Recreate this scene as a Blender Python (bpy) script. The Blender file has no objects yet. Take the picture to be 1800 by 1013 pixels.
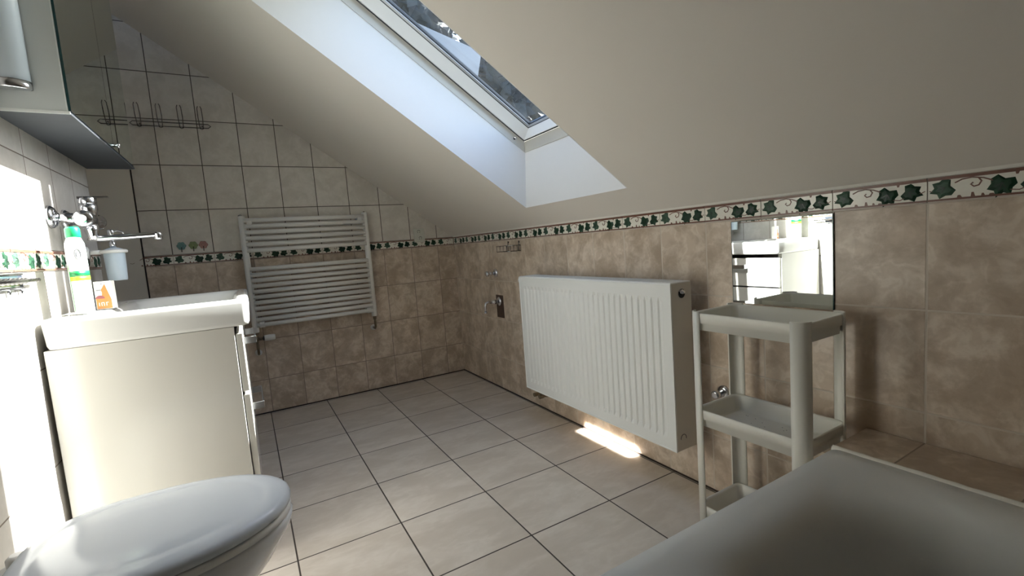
import bpy, bmesh, math, random
from mathutils import Vector, Matrix
sc = bpy.context.scene
COL = sc.collection
PI = math.pi
random.seed(7)

# ------------------------------------------------------------------ camera
CAM = Vector((-1.38785, -3.26853, 0.95277))
YAW, PIT, ROL, FPX = 0.517842, -0.096753, -0.075358, 814.62
def make_camera():
    fwd = Vector((math.sin(YAW)*math.cos(PIT), math.cos(YAW)*math.cos(PIT), math.sin(PIT)))
    right = Vector((math.cos(YAW), -math.sin(YAW), 0)); up = right.cross(fwd)
    r = right*math.cos(ROL) + up*math.sin(ROL)
    u = -right*math.sin(ROL) + up*math.cos(ROL)
    cd = bpy.data.cameras.new('camera'); co = bpy.data.objects.new('camera', cd); COL.objects.link(co)
    m = Matrix((( r.x, u.x, -fwd.x, CAM.x), (r.y, u.y, -fwd.y, CAM.y), (r.z, u.z, -fwd.z, CAM.z), (0, 0, 0, 1)))
    co.matrix_world = m
    cd.sensor_fit = 'HORIZONTAL'; cd.sensor_width = 36.0; cd.lens = 36.0*FPX/1800.0
    cd.clip_start = 0.02; cd.clip_end = 300
    sc.camera = co
make_camera()

# ------------------------------------------------------------------ view + light
sc.view_settings.view_transform = 'Standard'
sc.view_settings.look = 'None'
sc.view_settings.gamma = 1.0
sc.view_settings.use_curve_mapping = False
sc.view_settings.exposure = 0.97
try:
    sc.cycles.use_denoising = True
    sc.cycles.max_bounces = 14; sc.cycles.diffuse_bounces = 10; sc.cycles.glossy_bounces = 6
    sc.cycles.transparent_max_bounces = 16
    sc.cycles.sample_clamp_indirect = 6.0
except Exception: pass
w = bpy.data.worlds.new('daylight'); sc.world = w; w.use_nodes = True
nt = w.node_tree; nt.nodes.clear()
wo = nt.nodes.new('ShaderNodeOutputWorld'); bg = nt.nodes.new('ShaderNodeBackground')
sky = nt.nodes.new('ShaderNodeTexSky'); sky.sky_type = 'NISHITA'; sky.sun_disc = False
sky.sun_elevation = math.radians(41); sky.sun_rotation = math.radians(87); sky.air_density = 1.0; sky.dust_density = 2.0
bg.inputs['Strength'].default_value = 0.62
nt.links.new(sky.outputs[0], bg.inputs[0]); nt.links.new(bg.outputs[0], wo.inputs[0])

SUN_DIR = Vector((-1.0, -0.05, -0.86)).normalized()
sl = bpy.data.lights.new('sun', 'SUN'); sl.energy = 31.0; sl.angle = math.radians(0.6); sl.color = (1.0, 0.97, 0.93)
so = bpy.data.objects.new('sun', sl); COL.objects.link(so)
so.location = (6, -1.4, 6); so.rotation_euler = SUN_DIR.to_track_quat('-Z', 'Y').to_euler()

# roof window frame of reference: s up the slope, y along the room, o outward from the ceiling plane
CT, ST = 0.81923, 0.57346
def RP(s, y, o): return Vector((-s*CT + o*ST, y, 1.03 + s*ST + o*CT))
# sky portal in the roof window
pl = bpy.data.lights.new('sky_portal', 'AREA'); pl.shape = 'RECTANGLE'; pl.size = 1.02; pl.size_y = 0.58
pl.cycles.is_portal = True
po = bpy.data.objects.new('sky_portal', pl); COL.objects.link(po)
po.location = RP(0.87, -1.63, 0.325)
zz = Vector((ST, 0, CT)); xx = Vector((-CT, 0, ST)); yy = zz.cross(xx)
po.matrix_world = Matrix(((xx.x, yy.x, zz.x, po.location.x), (xx.y, yy.y, zz.y, po.location.y), (xx.z, yy.z, zz.z, po.location.z), (0, 0, 0, 1)))

# added unseen lamp, standing in for sunlight thrown back by the lower strip of the mirror cabinet's doors: a narrow beam at the mirror angle
ml = bpy.data.lights.new('mirrored_sun_standin', 'AREA'); ml.shape = 'RECTANGLE'; ml.size = 0.36; ml.size_y = 0.040
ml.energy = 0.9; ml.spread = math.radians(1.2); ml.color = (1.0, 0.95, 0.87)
mo = bpy.data.objects.new('mirrored_sun_standin', ml); COL.objects.link(mo)
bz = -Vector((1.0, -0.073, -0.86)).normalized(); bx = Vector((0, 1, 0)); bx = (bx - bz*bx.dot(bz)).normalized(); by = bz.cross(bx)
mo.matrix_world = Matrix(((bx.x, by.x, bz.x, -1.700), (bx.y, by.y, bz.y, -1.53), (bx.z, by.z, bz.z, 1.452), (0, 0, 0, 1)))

# ------------------------------------------------------------------ materials
class NT:
    def __init__(s, name):
        s.m = bpy.data.materials.new(name); s.m.use_nodes = True; s.t = s.m.node_tree
        s.b = s.t.nodes['Principled BSDF']; s.o = s.t.nodes['Material Output']
    def n(s, typ, **kw):
        nd = s.t.nodes.new(typ)
        for k, v in kw.items(): setattr(nd, k, v)
        return nd
    def l(s, a, b): s.t.links.new(a, b)
    def math(s, op, a, b=None, c=None):
        nd = s.n('ShaderNodeMath', operation=op)
        for i, v in enumerate((a, b, c)):
            if v is None: continue
            if isinstance(v, (int, float)): nd.inputs[i].default_value = v
            else: s.l(v, nd.inputs[i])
        return nd.outputs[0]
    def maprange(s, v, a, b, c=0.0, d=1.0):
        nd = s.n('ShaderNodeMapRange', clamp=True, interpolation_type='SMOOTHSTEP')
        s.l(v, nd.inputs[0]); 
        for i, q in zip((1, 2, 3, 4), (a, b, c, d)): nd.inputs[i].default_value = q
        return nd.outputs[0]
    def mix(s, f, a, b):
        nd = s.n('ShaderNodeMix', data_type='RGBA')
        if isinstance(f, (int, float)): nd.inputs[0].default_value = f
        else: s.l(f, nd.inputs[0])
        for i, v in ((6, a), (7, b)):
            if isinstance(v, tuple): nd.inputs[i].default_value = (*v, 1) if len(v) == 3 else v
            else: s.l(v, nd.inputs[i])
        return nd.outputs[2]

def plain(name, col, rough=0.5, metal=0.0, coat=0.0, noise=0.03, nscale=30, bump=0.0, spec=0.5, trans=0.0, alpha=1.0, bscale=200):
    k = NT(name); b = k.b
    b.inputs['Roughness'].default_value = rough; b.inputs['Metallic'].default_value = metal
    b.inputs['Coat Weight'].default_value = coat; b.inputs['Coat Roughness'].default_value = 0.05
    b.inputs['Specular IOR Level'].default_value = spec
    b.inputs['Transmission Weight'].default_value = trans; b.inputs['Alpha'].default_value = alpha
    g = k.n('ShaderNodeNewGeometry'); no = k.n('ShaderNodeTexNoise'); no.inputs['Scale'].default_value = nscale
    k.l(g.outputs['Position'], no.inputs['Vector'])
    lo = tuple(c*(1-noise) for c in col); hi = tuple(min(1, c*(1+noise)) for c in col)
    k.l(k.mix(no.outputs[0], lo, hi), b.inputs['Base Color'])
    if bump:
        n2 = k.n('ShaderNodeTexNoise'); n2.inputs['Scale'].default_value = bscale; k.l(g.outputs['Position'], n2.inputs['Vector'])
        bp = k.n('ShaderNodeBump'); bp.inputs['Strength'].default_value = bump; bp.inputs['Distance'].default_value = 0.002
        k.l(n2.outputs[0], bp.inputs['Height']); k.l(bp.outputs[0], b.inputs['Normal'])
    return k.m

def tile(name, axu, ou, wu, axv, ov, wv, dark, mid, light, grout, gw=0.0022, rough=0.22, nsc=9.0, coat=0.0, streak=None):
    k = NT(name); b = k.b
    g = k.n('ShaderNodeNewGeometry'); sp = k.n('ShaderNodeSeparateXYZ'); k.l(g.outputs['Position'], sp.inputs[0])
    u = k.math('DIVIDE', k.math('SUBTRACT', sp.outputs[axu], ou), wu)
    v = k.math('DIVIDE', k.math('SUBTRACT', sp.outputs[axv], ov), wv)
    def edge(t, wd):
        f = k.math('FRACT', t); return k.math('MULTIPLY', k.math('MINIMUM', f, k.math('SUBTRACT', 1.0, f)), wd)
    e = k.math('MINIMUM', edge(u, wu), edge(v, wv))
    tl = k.maprange(e, gw*0.45, gw*0.75)                    # 0 in the joint, 1 on the tile
    cb = k.n('ShaderNodeCombineXYZ'); k.l(k.math('FLOOR', u), cb.inputs[0]); k.l(k.math('FLOOR', v), cb.inputs[1])
    wn = k.n('ShaderNodeTexWhiteNoise', noise_dimensions='3D'); k.l(cb.outputs[0], wn.inputs[0])
    off = k.n('ShaderNodeVectorMath', operation='SCALE'); off.inputs['Scale'].default_value = 7.0; k.l(wn.outputs['Color'], off.inputs[0])
    ad = k.n('ShaderNodeVectorMath', operation='ADD'); k.l(g.outputs['Position'], ad.inputs[0]); k.l(off.outputs[0], ad.inputs[1])
    src = ad.outputs[0]
    if streak:
        mp = k.n('ShaderNodeVectorMath', operation='MULTIPLY'); mp.inputs[1].default_value = streak; k.l(src, mp.inputs[0]); src = mp.outputs[0]
    n1 = k.n('ShaderNodeTexNoise'); n1.inputs['Scale'].default_value = nsc; n1.inputs['Detail'].default_value = 6; n1.inputs['Roughness'].default_value = 0.62
    n1.inputs['Distortion'].default_value = 0.35; k.l(src, n1.inputs['Vector'])
    n2 = k.n('ShaderNodeTexNoise'); n2.inputs['Scale'].default_value = nsc*2.3; n2.inputs['Detail'].default_value = 5; n2.inputs['Distortion'].default_value = 0.45
    k.l(src, n2.inputs['Vector'])
    c1 = k.mix(k.maprange(n1.outputs[0], 0.36, 0.62), dark, mid)
    vein = k.maprange(k.math('ABSOLUTE', k.math('SUBTRACT', n2.outputs[0], 0.53)), 0.0, 0.11, 1.0, 0.0)
    vein = k.math('MULTIPLY', vein, k.maprange(n1.outputs[0], 0.42, 0.62, 0.10, 0.55))
    c2 = k.mix(vein, c1, light)
    hs = k.n('ShaderNodeHueSaturation'); k.l(c2, hs.inputs['Color'])
    k.l(k.math('ADD', 0.95, k.math('MULTIPLY', wn.outputs['Value'], 0.10)), hs.inputs['Value'])
    k.l(k.mix(tl, grout, hs.outputs[0]), b.inputs['Base Color'])
    k.l(k.math('ADD', k.math('MULTIPLY', k.math('SUBTRACT', 1.0, tl), 0.6), rough), b.inputs['Roughness'])
    b.inputs['Coat Weight'].default_value = coat; b.inputs['Coat Roughness'].default_value = 0.12
    bp = k.n('ShaderNodeBump'); bp.inputs['Strength'].default_value = 0.55; bp.inputs['Distance'].default_value = 0.0018
    hgt = k.math('ADD', tl, k.math('MULTIPLY', n1.outputs[0], 0.10))
    k.l(hgt, bp.inputs['Height']); k.l(bp.outputs[0], b.inputs['Normal'])
    return k.m

H = 0.2525; ZB = 0.972; ZT = 1.030; TW = 0.2
LOWC = dict(dark=(0.44, 0.345, 0.258), mid=(0.62, 0.51, 0.405), light=(0.78, 0.69, 0.59))
UPC = dict(dark=(0.60, 0.56, 0.50), mid=(0.68, 0.64, 0.58), light=(0.74, 0.70, 0.64))
LEFTC = dict(dark=(0.44, 0.42, 0.385), mid=(0.50, 0.48, 0.445), light=(0.56, 0.535, 0.50))
G_DK = (0.085, 0.07, 0.055); G_LT = (0.62, 0.55, 0.47)
M = {}
M['far_low'] = tile('far_wall_brown_tile', 0, -0.1341, TW, 2, ZB, H, grout=(0.27,0.22,0.18), gw=0.0030, rough=0.38, **LOWC)
M['far_up'] = tile('far_wall_cream_tile', 0, -0.1341, TW, 2, ZT, H, grout=G_DK, gw=0.0036, rough=0.30, **UPC)
M['right_low'] = tile('right_wall_brown_tile', 1, -2.8104, TW, 2, ZB, H, grout=G_LT, gw=0.0040, rough=0.30, **LOWC)
M['left_low'] = tile('left_wall_cream_tile', 1, -0.92, TW, 2, ZB, H, grout=(0.2,0.17,0.14), gw=0.003, rough=0.3, **LEFTC)
M['left_up'] = tile('left_wall_upper_tile', 1, -0.92, TW, 2, ZT, H, grout=(0.16,0.13,0.11), gw=0.003, rough=0.3, **LEFTC)
M['back_low'] = tile('back_wall_tile', 0, -0.1341, TW, 2, ZB, H, grout=G_LT, gw=0.003, **UPC)
M['floor'] = tile('floor_tile', 0, -0.3437, 0.33445, 1, -0.0223, 0.33445, dark=(0.58, 0.515, 0.44), mid=(0.65, 0.585, 0.51), light=(0.71, 0.65, 0.575),
                  grout=(0.06, 0.048, 0.038), gw=0.0042, rough=0.24, nsc=4.5, streak=(0.9, 1.7, 1.0))
M['deck'] = tile('deck_tile', 1, -2.8104, TW, 0, -0.6, 0.6, grout=(0.3, 0.25, 0.2), gw=0.003, rough=0.30, **LOWC)
M['paint'] = plain('warm_white_paint', (0.72, 0.68, 0.625), 0.75, noise=0.02, nscale=4, bump=0.08, bscale=90)
M['alcove'] = plain('beige_alcove_paint', (0.68, 0.635, 0.56), 0.7, noise=0.02, nscale=5, bump=0.05)
M['white_board'] = plain('white_reveal_board', (0.80, 0.80, 0.79), 0.6, noise=0.01)
M['frame_beige'] = plain('cream_window_frame', (0.56, 0.54, 0.48), 0.5, noise=0.02)
M['sash_white'] = plain('white_window_sash', (0.86, 0.87, 0.86), 0.25, noise=0.01)
M['gasket'] = plain('black_rubber_gasket', (0.02, 0.025, 0.03), 0.5)
M['metal_bead'] = plain('light_glazing_bead', (0.42, 0.44, 0.46), 0.4, metal=0.2)
M['skirt'] = plain('dark_floor_joint', (0.035, 0.022, 0.016), 0.8)
M['cream'] = plain('glazed_cream', (0.82, 0.80, 0.72), 0.2, noise=0.05, nscale=60)
M['brown'] = plain('brown_glaze', (0.17, 0.075, 0.05), 0.3, noise=0.25, nscale=60)
M['leaf'] = plain('dark_green_glaze', (0.012, 0.042, 0.022), 0.4, noise=0.5, nscale=110, spec=0.25)
M['leaf_pale'] = plain('pale_green_glaze', (0.045, 0.09, 0.06), 0.4, noise=0.5, nscale=110, spec=0.25)
M['leaf_vein'] = plain('green_vein', (0.006, 0.018, 0.012), 0.3)
M['b_grout'] = plain('border_joint', (0.36, 0.31, 0.26), 0.8)
M['rad'] = plain('white_radiator_enamel', (0.80, 0.81, 0.79), 0.35, noise=0.01)
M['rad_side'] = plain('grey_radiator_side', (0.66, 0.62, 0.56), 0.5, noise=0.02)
M['towel'] = plain('white_towel_rail_enamel', (0.82, 0.815, 0.785), 0.35, noise=0.01)
M['brass'] = plain('aged_brass', (0.20, 0.155, 0.10), 0.4, metal=0.7, noise=0.3, nscale=80)
M['wplastic'] = plain('white_plastic', (0.74, 0.74, 0.71), 0.35, noise=0.01)
M['cart'] = plain('cart_white_plastic', (0.76, 0.75, 0.69), 0.42, noise=0.015, nscale=20)
M['chrome'] = plain('chrome', (0.66, 0.67, 0.70), 0.13, metal=1.0, noise=0.01)
M['dchrome'] = plain('dark_chrome_wire', (0.20, 0.18, 0.17), 0.25, metal=1.0)
M['ceramic'] = plain('white_ceramic', (0.70, 0.71, 0.72), 0.10, coat=0.5, noise=0.005)
M['basin'] = plain('washbasin_ceramic', (0.56, 0.555, 0.53), 0.12, coat=0.4, noise=0.005)
M['bath'] = plain('bath_acrylic', (0.66, 0.665, 0.645), 0.28, coat=0.0, noise=0.01)
M['caulk'] = plain('white_caulk', (0.78, 0.76, 0.70), 0.5, bump=0.4, noise=0.05, nscale=60, bscale=60)
M['vanity'] = plain('vanity_gloss_white', (0.47, 0.455, 0.415), 0.16, coat=0.3, noise=0.005)
M['cab'] = plain('cabinet_grey_laminate', (0.66, 0.71, 0.70), 0.4, noise=0.02)
M['cab_edge'] = plain('cabinet_white_edge', (0.8, 0.84, 0.82), 0.3)
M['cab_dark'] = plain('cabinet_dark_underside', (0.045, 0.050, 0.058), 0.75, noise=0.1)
M['frost'] = plain('frosted_lamp_cover', (0.62, 0.72, 0.78), 0.35, noise=0.02)
M['black'] = plain('black_plastic', (0.015, 0.015, 0.015), 0.4)
M['slot'] = plain('bare_brown_mortar', (0.075, 0.045, 0.03), 0.8, noise=0.3, nscale=80)
M['green'] = plain('green_plastic', (0.008, 0.26, 0.09), 0.3)
M['greenlab'] = plain('green_print', (0.005, 0.18, 0.045), 0.35)
M['lime'] = plain('lime_print', (0.34, 0.50, 0.02), 0.35)
M['dgreen'] = plain('dark_green_print', (0.08, 0.22, 0.08), 0.35)
M['bottlew'] = plain('white_bottle_plastic', (0.78, 0.82, 0.78), 0.3)
M['card'] = plain('white_card', (0.52, 0.50, 0.47), 0.6)
M['orange'] = plain('orange_print', (0.42, 0.10, 0.012), 0.5)
M['dred'] = plain('dark_red_print', (0.14, 0.03, 0.03), 0.5)
M['print'] = plain('grey_print', (0.12, 0.12, 0.13), 0.5)
M['fblue'] = plain('pale_teal_plastic', (0.14, 0.27, 0.25), 0.4)
M['fgreen'] = plain('pale_green_plastic', (0.24, 0.31, 0.13), 0.4)
M['fpink'] = plain('pale_pink_plastic', (0.42, 0.22, 0.19), 0.4)
M['socketw'] = plain('socket_plastic', (0.62, 0.62, 0.55), 0.4)
M['dglass'] = plain('smoked_glass_shelf', (0.05, 0.06, 0.08), 0.08, coat=0.5)
def mirror_mat():
    k = NT('mirror_glass'); k.b.inputs['Metallic'].default_value = 1; k.b.inputs['Roughness'].default_value = 0.008
    k.b.inputs['Base Color'].default_value = (0.86, 0.90, 0.88, 1)
    return k.m
M['mirror'] = mirror_mat()
M['mirror_edge'] = plain('green_glass_edge', (0.02, 0.06, 0.06), 0.2)
def dirty_mirror():
    k = NT('cabinet_mirror'); k.b.inputs['Metallic'].default_value = 1; k.b.inputs['Roughness'].default_value = 0.01
    k.b.inputs['Base Color'].default_value = (0.66, 0.74, 0.69, 1)
    return k.m
M['cmirror'] = dirty_mirror()
def pane_mat():
    k = NT('window_glass')
    tr = k.n('ShaderNodeBsdfTransparent'); tr.inputs[0].default_value = (0.93, 0.96, 0.97, 1)
    gl = k.n('ShaderNodeBsdfGlossy'); gl.inputs['Roughness'].default_value = 0.01
    lw = k.n('ShaderNodeLayerWeight'); lw.inputs[0].default_value = 0.5      # Schlick reflectance, same from both sides
    fr = k.math('ADD', 0.04, k.math('MULTIPLY', 0.96, k.math('POWER', lw.outputs['Facing'], 5.0)))
    mx = k.n('ShaderNodeMixShader'); k.l(fr, mx.inputs[0]); k.l(tr.outputs[0], mx.inputs[1]); k.l(gl.outputs[0], mx.inputs[2])
    # dust film and dried drops on the pane
    g = k.n('ShaderNodeNewGeometry'); n = k.n('ShaderNodeTexNoise'); n.inputs['Scale'].default_value = 6; n.inputs['Detail'].default_value = 6
    k.l(g.outputs['Position'], n.inputs['Vector'])
    df = k.n('ShaderNodeBsdfTranslucent'); df.inputs[0].default_value = (0.8, 0.82, 0.84, 1)
    m2 = k.n('ShaderNodeMixShader'); k.l(k.maprange(n.outputs[0], 0.3, 0.8, 0.0, 0.003), m2.inputs[0]); k.l(mx.outputs[0], m2.inputs[1]); k.l(df.outputs[0], m2.inputs[2])
    k.l(m2.outputs[0], k.o.inputs[0])
    return k.m
M['pane'] = pane_mat()
def frosted_glass():
    k = NT('frosted_dispenser_glass'); k.b.inputs['Base Color'].default_value = (0.62, 0.72, 0.80, 1)
    k.b.inputs['Roughness'].default_value = 0.4; k.b.inputs['Transmission Weight'].default_value = 0.25
    return k.m
M['fglass'] = frosted_glass()

# ------------------------------------------------------------------ mesh helpers
def box(bm, a, b, mi=0, bev=0.0, seg=2):
    lo = [min(a[i], b[i]) for i in range(3)]; hi = [max(a[i], b[i]) for i in range(3)]
    vs = [bm.verts.new((x, y, z)) for x in (lo[0], hi[0]) for y in (lo[1], hi[1]) for z in (lo[2], hi[2])]
    F = [(0, 1, 3, 2), (4, 6, 7, 5), (0, 4, 5, 1), (2, 3, 7, 6), (0, 2, 6, 4), (1, 5, 7, 3)]
    fs = []
    for f in F:
        q = bm.faces.new([vs[i] for i in f]); q.material_index = mi; fs.append(q)
    if bev > 0:
        es = list({e for f in fs for e in f.edges})
        r = bmesh.ops.bevel(bm, geom=es, offset=bev, segments=seg, profile=0.5, affect='EDGES')
        for f in r['faces']: f.material_index = mi
def hexa(bm, p, mi=0):
    """p: 8 points, bottom quad then top quad in the same order"""
    vs = [bm.verts.new(q) for q in p]
    for f in ((3, 2, 1, 0), (4, 5, 6, 7), (0, 1, 5, 4), (1, 2, 6, 5), (2, 3, 7, 6), (3, 0, 4, 7)):
        bm.faces.new([vs[i] for i in f]).material_index = mi
def tube(bm, pts, r, seg=10, mi=0, closed=False, cap=True):
    pts = [Vector(p) for p in pts]; n = len(pts); rings = []
    prev = None
    for i, p in enumerate(pts):
        if closed: t = (pts[(i+1) % n] - pts[i-1]).normalized()
        else: t = (pts[min(i+1, n-1)] - pts[max(i-1, 0)]).normalized()
        if prev is None:
            a = Vector((0, 0, 1)) if abs(t.z) < 0.9 else Vector((1, 0, 0)); nx = t.cross(a).normalized()
        else:
            nx = (prev - t*prev.dot(t)).normalized()
        prev = nx; ny = t.cross(nx)
        rr = r[i] if isinstance(r, (list, tuple)) else r
        rings.append([bm.verts.new(p + nx*rr*math.cos(2*PI*k/seg) + ny*rr*math.sin(2*PI*k/seg)) for k in range(seg)])
    m = n if closed else n-1
    for i in range(m):
        A, B = rings[i], rings[(i+1) % n]
        for k in range(seg):
            f = bm.faces.new((A[k], A[(k+1) % seg], B[(k+1) % seg], B[k])); f.material_index = mi; f.smooth = True
    if cap and not closed:
        bm.faces.new(list(reversed(rings[0]))).material_index = mi; bm.faces.new(rings[-1]).material_index = mi
def lathe(bm, prof, c, axis='z', seg=24, mi=0):
    """prof: (radius, height) list; revolved about axis through c"""
    rings = []
    for r, h in prof:
        ring = []
        for k in range(seg):
            a = 2*PI*k/seg; u, v = r*math.cos(a), r*math.sin(a)
            if axis == 'z': p = (c[0]+u, c[1]+v, c[2]+h)
            elif axis == 'x': p = (c[0]+h, c[1]+u, c[2]+v)
            else: p = (c[0]+v, c[1]+h, c[2]+u)
            ring.append(bm.verts.new(p))
        rings.append(ring)
    for A, B in zip(rings, rings[1:]):
        for k in range(seg):
            f = bm.faces.new((A[k], A[(k+1) % seg], B[(k+1) % seg], B[k])); f.smooth = True; f.material_index = mi
    bm.faces.new(list(reversed(rings[0]))).material_index = mi; bm.faces.new(rings[-1]).material_index = mi
def loft(bm, rings, mi=0, cap0=True, cap1=True, smooth=True):
    R = [[bm.verts.new(p) for p in r] for r in rings]
    n = len(R[0])
    for A, B in zip(R, R[1:]):
        for k in range(n):
            f = bm.faces.new((A[k], A[(k+1) % n], B[(k+1) % n], B[k])); f.smooth = smooth; f.material_index = mi
    if cap0: bm.faces.new(list(reversed(R[0]))).material_index = mi
    if cap1: bm.faces.new(R[-1]).material_index = mi
    return R
def rrect(cx, cy, hx, hy, r, z, n=6):
    pts = []
    for sx, sy, a0 in ((1, 1, 0), (-1, 1, PI/2), (-1, -1, PI), (1, -1, 1.5*PI)):
        for k in range(n+1):
            a = a0 + PI/2*k/n
            pts.append((cx + sx*(hx-r) + r*math.cos(a), cy + sy*(hy-r) + r*math.sin(a), z))
    return pts
def arc(c, r, a0, a1, n, plane='xz'):
    o = []
    for k in range(n+1):
        a = a0 + (a1-a0)*k/n; u, v = r*math.cos(a), r*math.sin(a)
        o.append({'xz': (c[0]+u, c[1], c[2]+v), 'yz': (c[0], c[1]+u, c[2]+v), 'xy': (c[0]+u, c[1]+v, c[2])}[plane])
    return o
def put(name, bm, mats, parent=None, smooth=None):
    bmesh.ops.recalc_face_normals(bm, faces=bm.faces)
    me = bpy.data.meshes.new(name); bm.to_mesh(me); bm.free()
    for m in (mats if isinstance(mats, (list, tuple)) else [mats]): me.materials.append(M[m])
    if smooth is not None:
        for p in me.polygons: p.use_smooth = smooth
    o = bpy.data.objects.new(name, me); COL.objects.link(o)
    if parent is not None:
        o.parent = parent; o.matrix_parent_inverse = parent.matrix_world.inverted()
    return o
def thing(name, label, cat, loc=(0, 0, 0), group=None):
    o = bpy.data.objects.new(name, None); COL.objects.link(o); o.location = loc
    o.empty_display_size = 0.1
    o.matrix_world = Matrix.Translation(loc)
    o['label'] = label; o['category'] = cat
    if group: o['group'] = group
    return o
def tag(o, label, cat, group=None):
    o['label'] = label; o['category'] = cat
    if group: o['group'] = group
    return o
def struct(name, bm, mats, smooth=None):
    o = put(name, bm, mats, None, smooth); o['kind'] = 'structure'; return o
def N(): return bmesh.new()
def copy_tree(root, delta, label, group=None):
    r = root.copy(); COL.objects.link(r); r.location = Vector(root.location) + Vector(delta)
    r['label'] = label
    if group: r['group'] = group
    for ch in list(root.children):
        c = ch.copy(); COL.objects.link(c); c.parent = r; c.matrix_parent_inverse = ch.matrix_parent_inverse.copy()
        for g in list(ch.children):
            d = g.copy(); COL.objects.link(d); d.parent = c; d.matrix_parent_inverse = g.matrix_parent_inverse.copy()
    return r

# ------------------------------------------------------------------ room shell
XL = -1.867; YE = -0.92; XA = -2.75; YB = -4.75
bm = N(); box(bm, (XA-0.15, YB-0.15, -0.15), (0.15, 0.15, 0.0)); struct('floor', bm, 'floor')

def wall_far():
    bm = N()
    def prism(x0, x1, z0, z1a, z1b, mi):      # tops slope with the ceiling
        pts = [(x0, 0, z0), (x1, 0, z0), (x1, 0.12, z0), (x0, 0.12, z0), (x0, 0, z1a), (x1, 0, z1b), (x1, 0.12, z1b), (x0, 0.12, z1a)]
        hexa(bm, pts, mi)
    prism(XL, 0.0, 0, ZB, ZB, 0)
    prism(XL, 0.0, ZB, ZT, ZT, 3)
    prism(XL, 0.0, ZT, 1.05 + 0.7*1.867 + 0.02, 1.06, 1)
    prism(XA, XL, 0, 2.7, 2.7, 2)
    struct('wall_far', bm, ['far_low', 'far_up', 'alcove', 'b_grout'])
wall_far()
bm = N(); box(bm, (0, YB, 0), (0.12, 0.0, ZB), 0); box(bm, (0, YB, ZB), (0.12, 0, 1.04), 1)
struct('wall_right', bm, ['right_low', 'b_grout'])
bm = N(); box(bm, (XL-0.12, YB, 0), (XL, YE, ZB), 0); box(bm, (XL-0.12, YB, ZB), (XL, YE, ZT), 1); box(bm, (XL-0.12, YB, ZT), (XL, YE, 2.42), 2)
struct('wall_left', bm, ['left_low', 'b_grout', 'left_up'])
bm = N(); box(bm, (XA-0.12, YE-0.12, 0), (XA, 0.12, 2.8)); box(bm, (XA, YE-0.13, 0), (XL-0.121, YE, 2.6)); struct('wall_alcove', bm, 'alcove')
bm = N(); box(bm, (XL, YB-0.12, 0), (0, YB, 2.35)); struct('wall_back', bm, 'back_low')
bm = N(); box(bm, (XL-0.004, -0.0025, 0.0), (XL+0.003, 0.0, 2.33)); struct('trim_6', bm, 'skirt')
# dark open joint where the walls meet the floor
bm = N(); box(bm, (XL, -0.004, 0.0), (0, 0.0, 0.007)); struct('baseboard_far', bm, 'skirt')
bm = N(); box(bm, (-0.004, -2.68, 0.0), (0.0, -0.004, 0.006)); struct('baseboard_right', bm, 'skirt')

# ceiling slab with the roof-window opening
def ceiling():
    bm = N()
    ys = [YB-0.1, -1.98, -1.273, 0.12]
    si = [-0.14, 0.1636, 1.745, 3.5]
    yo = [YB-0.1, -1.953, -1.300, 0.12]
    sb = [-0.14, 0.3155, 1.43, 3.5]
    OFF = 0.217
    A = [[bm.verts.new(RP(s, y, 0)) for y in ys] for s in si]
    B = [[bm.verts.new(RP(s, y, OFF)) for y in yo] for s in sb]
    for i in range(3):
        for j in range(3):
            if i == 1 and j == 1: continue
            bm.faces.new((A[i][j], A[i][j+1], A[i+1][j+1], A[i+1][j]))
            bm.faces.new((B[i][j], B[i+1][j], B[i+1][j+1], B[i][j+1]))
    for i in range(3):
        for j in (0, 3): bm.faces.new((A[i][j], A[i+1][j], B[i+1][j], B[i][j]))
        for j in (0, 3):
            bm.faces.new((A[j][i], A[j][i+1], B[j][i+1], B[j][i]))
    struct('ceiling', bm, 'paint')
ceiling()

def ring_faces(bm, loopA, loopB, mi):
    n = len(loopA)
    for k in range(n):
        bm.faces.new((loopA[k], loopA[(k+1) % n], loopB[(k+1) % n], loopB[k])).material_index = mi
def rect(bm, s0, s1, y0, y1, o):
    return [bm.verts.new(RP(s0, y0, o)) for _ in (0,)] + [bm.verts.new(RP(s0, y1, o)), bm.verts.new(RP(s1, y1, o)), bm.verts.new(RP(s1, y0, o))]
def ring_solid(bm, sections, mi=0):
    """sections: closed list of rectangular loops (s0,s1,y0,y1,o) around the opening"""
    L = [rect(bm, *q) for q in sections]
    for a, b in zip(L, L[1:] + L[:1]): ring_faces(bm, a, b, mi)

win = bpy.data.objects.new('window_1', None); COL.objects.link(win); win.matrix_world = Matrix.Translation(RP(0.87, -1.63, 0.25)); win['kind'] = 'structure'
bm = N()
ring_solid(bm, [(0.1636, 1.745, -1.98, -1.273, -0.0015), (0.3155, 1.43, -1.953, -1.300, 0.217), (0.345, 1.40, -1.953, -1.300, 0.262), (0.30, 1.50, -2.0, -1.26, 0.262), (0.14, 1.77, -2.02, -1.24, 0.02)])
put('reveal_lining', bm, 'white_board', win)
bm = N()   # fixed frame, standing 2 mm proud of the lining
ring_solid(bm, [(0.3185, 1.427, -1.9505, -1.3025, 0.2155), (0.347, 1.395, -1.9505, -1.3025, 0.258), (0.335, 1.41, -1.97, -1.283, 0.262), (0.30, 1.45, -1.985, -1.27, 0.22)])
put('frame', bm, 'frame_beige', win)
bm = N()   # dark gap between frame and sash
ring_solid(bm, [(0.349, 1.393, -1.949, -1.304, 0.2565), (0.352, 1.390, -1.946, -1.307, 0.2565), (0.352, 1.390, -1.946, -1.307, 0.262), (0.349, 1.393, -1.949, -1.304, 0.262)])
put('gap_seal', bm, 'gasket', win)
bm = N()   # sash
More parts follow.
